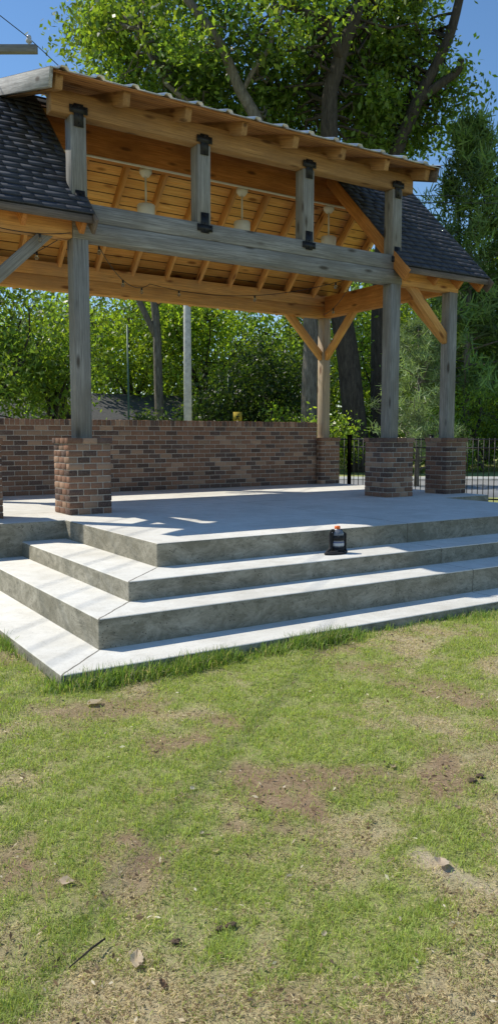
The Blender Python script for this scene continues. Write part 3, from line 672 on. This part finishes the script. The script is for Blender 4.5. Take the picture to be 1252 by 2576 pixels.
def smoothpath(P,n=14):
    P=np.array(P,float); t=np.linspace(0,len(P)-1,n); Q=np.stack([np.interp(t,np.arange(len(P)),P[:,i]) for i in range(P.shape[1])],-1)
    Q[2:-1]+=rng.normal(0,.11,Q[2:-1].shape)*np.array([1,1,.3])
    for _ in range(2): Q[1:-1]=(Q[:-2]+2*Q[1:-1]+Q[2:])/4
    return Q
def finish_tree(name,base,limbs,cent,per,spread,size,bc,lab,thin=.04,mat=None,flat=.75,asp=.48,twigs=True,bark=None):
    e_=tag(empty(name,tuple(base)),lab,'tree' if 'shrub' not in name else 'bush')
    A=Acc(); nodes=[]
    for P,r0,r1 in limbs:
        Q=smoothpath(P,max(6,len(P)*4)); rr=np.linspace(r0,r1,len(Q)); V,F=tube(Q,rr,9); A.add(V,F); nodes.append(Q[2:])
    nodes=np.vstack(nodes)
    if twigs:
        for c_ in cent:
            dd=np.linalg.norm((nodes-c_)*np.array([1,1,1.0]),axis=1)+np.where(nodes[:,2]>c_[2]+.3,3,0)
            q=nodes[np.argmin(dd)]; L_=np.linalg.norm(c_-q)
            if L_>.3: V,F=tube(curve(q,c_,6,.16,.05),np.linspace(thin+.010*L_,thin*.3,6),5,False); A.add(V,F)
    adopt(A.obj('trunk',bark or M_BARK,smooth=True,col=False),e_)
    V,F,C=leafcloud(cent,per,spread,size,bc,flat=flat,asp=asp)
    adopt(build('crown',V,F,mat or M_LEAF,C),e_); return e_
def ell(n,c,r,lo=.35):
    d=rng.normal(0,1,(n,3)); d/=np.linalg.norm(d,axis=1)[:,None]; rad=(lo+(1-lo)*rng.random(n)**.7)[:,None]
    return np.array(c)+d*rad*np.array(r)
def DL(P): return [tuple(place(*q)) for q in P]
def cloudDL(n,d,l,z,rd,rl,rz,lo=.3):
    q=ell(n,(0,0,0),(rd,rl,rz),lo); return np.array([tuple(place(d+a,l+b,z+c)) for a,b,c in q])
GB=(.115,.19,.042)
c1=np.vstack([cloudDL(50,36.6,-3.2,19.8,2.5,3.9,4.8),cloudDL(32,36.4,-1.4,15.8,2.2,3.6,2.4),cloudDL(17,36.4,1.4,20.5,2.3,2.6,4),cloudDL(5,32.5,-2.5,17.5,1,3.4,2.5)])
finish_tree('oak_tree',place(34,2.7),[
 (DL([(34,2.75,-.2),(34,2.6,3.5),(34,2.5,7),(34,1.6,11.5),(34,.25,15),(34,-.6,16.4),(33.6,-1.4,17.9),(33.4,-2.6,19.3),(33,-4,23)]),.38,.13),
 (DL([(34,2.0,10),(34.5,.4,13),(34.5,-1.8,15),(34.5,-3.5,16.3),(34.5,-4.6,18.5)]),.18,.06),
 (DL([(34,-.3,15.8),(34,.9,17.6),(34,1.2,19.0),(33.6,2.2,21.5)]),.11,.05)],c1,180,1.35,.30,GB,'tall spreading oak with forked limbs behind the pavilion')
c2=np.vstack([cloudDL(52,37.3,4.3,21,2.6,4.2,5),cloudDL(32,37,2.6,17,2.0,3.2,3.0),cloudDL(14,36.3,5.0,15.3,1.6,1.8,1.8),cloudDL(6,32,3,19,1,3.4,2.5)])
finish_tree('oak_tree',place(34,4.75),[
 (DL([(34,4.85,-.2),(34,4.6,2),(34,4.1,6.5),(34,3.6,10.5),(34,3.3,14.2),(34,3.45,16.2),(33.8,3.95,17.6),(33.8,4.55,19.4),(34,5.2,24)]),.56,.17),
 (DL([(33.8,3.75,17.1),(33.5,3.2,18.3),(33.2,1.9,18.7),(33,1.0,19.3),(33,0,21)]),.22,.08)],c2,180,1.35,.30,GB,'massive oak with thick dark furrowed trunk behind the fence',bark=M_BARKD)
c3=np.vstack([cloudDL(17,38,7.4,20.0,1.8,2.2,3.0),cloudDL(17,38,7.6,16.2,1.8,1.7,1.8),cloudDL(19,38,6.0,17.5,1.8,1.6,3.2),cloudDL(4,37,9.0,17.3,1,.8,1.1)])
finish_tree('oak_tree',place(36,6.2),[
 (DL([(36,6.0,-.2),(36,5.95,6),(36,6.1,11),(36,6.55,13.8),(36,7.2,15.9),(36,8.3,17.9),(36,9.1,20.2),(36,9.8,24)]),.44,.15),
 (DL([(36,7.1,15.7),(36,8.0,16.7),(36,9.0,17.4),(36,9.3,18.0)]),.24,.16)],c3,170,1.25,.29,GB,'dark leaning oak with a stubby side limb',bark=M_BARKD)
c4=np.vstack([cloudDL(58,40.5,-5.6,19.2,3,4.4,6),cloudDL(28,40,-7.4,16.3,2.4,2.4,2.6)])
finish_tree('oak_tree',place(39,-4.2),[
 (DL([(39,-4.3,-.2),(39,-4.4,5),(39,-4.8,10),(38.6,-5.2,15),(38.4,-6,21)]),.26,.08),
 (DL([(39,-4.4,6),(38,-6.5,11),(38,-8,15),(38,-8.5,18)]),.16,.06),
 (DL([(39,-4.5,8),(40,-2.6,13),(40,-2.2,17)]),.15,.05)],c4,180,1.45,.31,GB,'tall leafy oak standing beyond the street')
def midtree(d,l,H,r,z0,bc,lab,n=46,per=190,size=.27,name='leafy_tree',spread=1.5):
    cz=(z0+H)/2; cent=cloudDL(n,d,l,cz,r,r,(H-z0)/2,.25); lb=[(DL([(d,l,-.2),(d,l+rng.normal(0,.2),cz*.6),(d,l+rng.normal(0,.4),cz+1)]),.05+H*.015,.06)]
    for k in range(5):
        a_=rng.uniform(0,6.28); lb.append((DL([(d,l,cz*rng.uniform(.3,.6)),(d+.3*r*math.cos(a_),l+.3*r*math.sin(a_),cz*.8),(d+.6*r*math.cos(a_),l+.6*r*math.sin(a_),cz+rng.uniform(0,1.5))]),.03+H*.007,.03))
    return finish_tree(name,place(d,l),lb,cent,per,spread,size,bc,lab,.025,bark=M_BARKD)
BR=(.155,.245,.042); MD=(.10,.17,.038); DK=(.032,.066,.022)
midtree(33,-11.2,8.6,3.4,.8,MD,'dense green tree beside a low house',46)
midtree(36,-8.9,7,2.0,2.6,MD,'small green tree beside a low house',24)
midtree(46,-7,10.5,4.4,3.4,BR,'bright green leafy tree beyond the street',56)
midtree(47,-2.6,11.5,4.2,2.6,BR,'bright green leafy tree beyond the street',60)
midtree(41,1.3,6.0,2.7,.1,DK,'dark evergreen tree with low dense crown',56,220,.22)
midtree(40,-1.6,5.0,2.0,.2,DK,'small dark evergreen tree with low crown',34,200,.22)
midtree(50,3.4,12,4.5,2,MD,'leafy green tree beyond the street',60)
midtree(47,8.5,13,4.6,2,MD,'tall leafy green tree beyond the street',64)
midtree(45,13.8,14,4.2,1.5,MD,'tall leafy green tree beyond the street',64)
midtree(40,16.2,9,3.4,.5,BR,'bright green leafy tree beyond the street',46)
midtree(54,-13,12,5,2,MD,'leafy green tree behind a low house',60)
midtree(38,6.8,7.0,2.6,1.2,BR,'bright young tree beside big oaks',34,170,.22)
midtree(39,10.4,6.5,2.6,.8,BR,'bright young tree beside the pines',36,170,.22)
for d_,l_,H_,r_,c_ in ((33,3.2,2.6,1.4,BR),(36,1.9,2.9,1.5,BR),(33,7.7,2.4,1.5,BR),(34,10.3,3.6,1.8,BR),(35,12.4,3.2,1.8,MD),(37,5.9,3.0,1.7,MD),(31,-7.9,2.2,1.1,MD),(32,-3.9,2.4,1.1,DK)):
    midtree(d_,l_,H_,r_,.0,c_,'rounded leafy green shrub beyond the street',24,150,.17,'leafy_shrub',.8)
def pine(d,l,H,r,z0,bc,lab,nb,size=.3,per=70,wr=.07):
    base=np.array(place(d,l)); A=Acc(); V,F=tube([base+[0,0,-.2],base+[.05,0,H*.5],base+[0,.05,H]],[.03+H*.011,.02+H*.006,.02],8); A.add(V,F)
    C_=[]
    for i in range(nb):
        z=z0+(H-z0)*(i/nb)**.95; rr=r*(1-(z-z0)/(H-z0))**.7*rng.uniform(.5,1.25)+.25; a_=rng.uniform(0,6.28)
        dr=np.array([math.cos(a_),math.sin(a_),0]); e=base+[0,0,z]+dr*rr+np.array([0,0,rr*rng.uniform(.1,.6)])
        P=curve(base+[0,0,z],e,5,.06,-.05); V,F=tube(P,np.linspace(.012+rr*.012,.008,5),5,False); A.add(V,F)
        for t in (.4,.6,.8,1.0):
            q=P[0]*(1-t)+P[-1]*t+np.array([0,0,-.2*rr*t*(1-t)]); C_.append(q+rng.normal(0,.15,3)*min(1,rr))
    e_=tag(empty('pine_tree',tuple(base)),lab,'tree'); adopt(A.obj('trunk',M_BARK,smooth=True,col=False),e_)
    C_=np.array(C_); n=len(C_)*per; ci=np.repeat(np.arange(len(C_)),per)
    dd=rng.normal(0,1,(n,3)); dd[:,2]+=.7; dd/=np.linalg.norm(dd,axis=1)[:,None]; s=np.cross(dd,rng.normal(0,1,(n,3))); s/=np.linalg.norm(s,axis=1)[:,None]
    p=C_[ci]+rng.normal(0,.12,(n,3))*size/.3; L_=(size*rng.uniform(.7,1.2,n))[:,None]; wv=L_*wr
    V=np.stack([p-s*wv,p+s*wv,p+dd*L_+s*wv*.4,p+dd*L_-s*wv*.4],1).reshape(-1,3)
    cb=rng.uniform(.45,1.6,len(C_))[ci]*rng.uniform(.7,1.3,n)
    adopt(build('crown',V,np.arange(n*4).reshape(-1,4),M_NEEDLE,np.repeat(np.array(bc)*cb[:,None],4,axis=0)),e_)
pine(36,9.9,15.4,3.3,3,(.13,.20,.055),'tall broad pine with upswept branches',100,.48,36)
pine(38,12.9,13.2,3.2,3,(.12,.19,.05),'tall pine beyond the street',76,.48,36)
pine(42,10.8,11.5,2.8,2,(.11,.175,.05),'dark pine among the trees',54,.48,32)
pine(24,5.15,4.9,1.25,.5,(.18,.235,.11),'young blue green pine beside the fence',54,.22,36,.06)
k=1000; dd_=rng.uniform(58,72,k); ll=rng.uniform(-45,60,k); hmax=np.where(ll>8,13.5,11.0)*(.75+.5*vnoise(ll,ll*0,.18,99)); zz=rng.random(k)*hmax
cent=np.array([tuple(place(a_,b_,c_)) for a_,b_,c_ in zip(dd_,ll,zz)])
V,F,C=leafcloud(cent,80,3.2,.6,(.09,.15,.034))
tag(build('distant_wood',V,F,M_LEAF,C),'dense green wood far behind the street','wood','stuff')
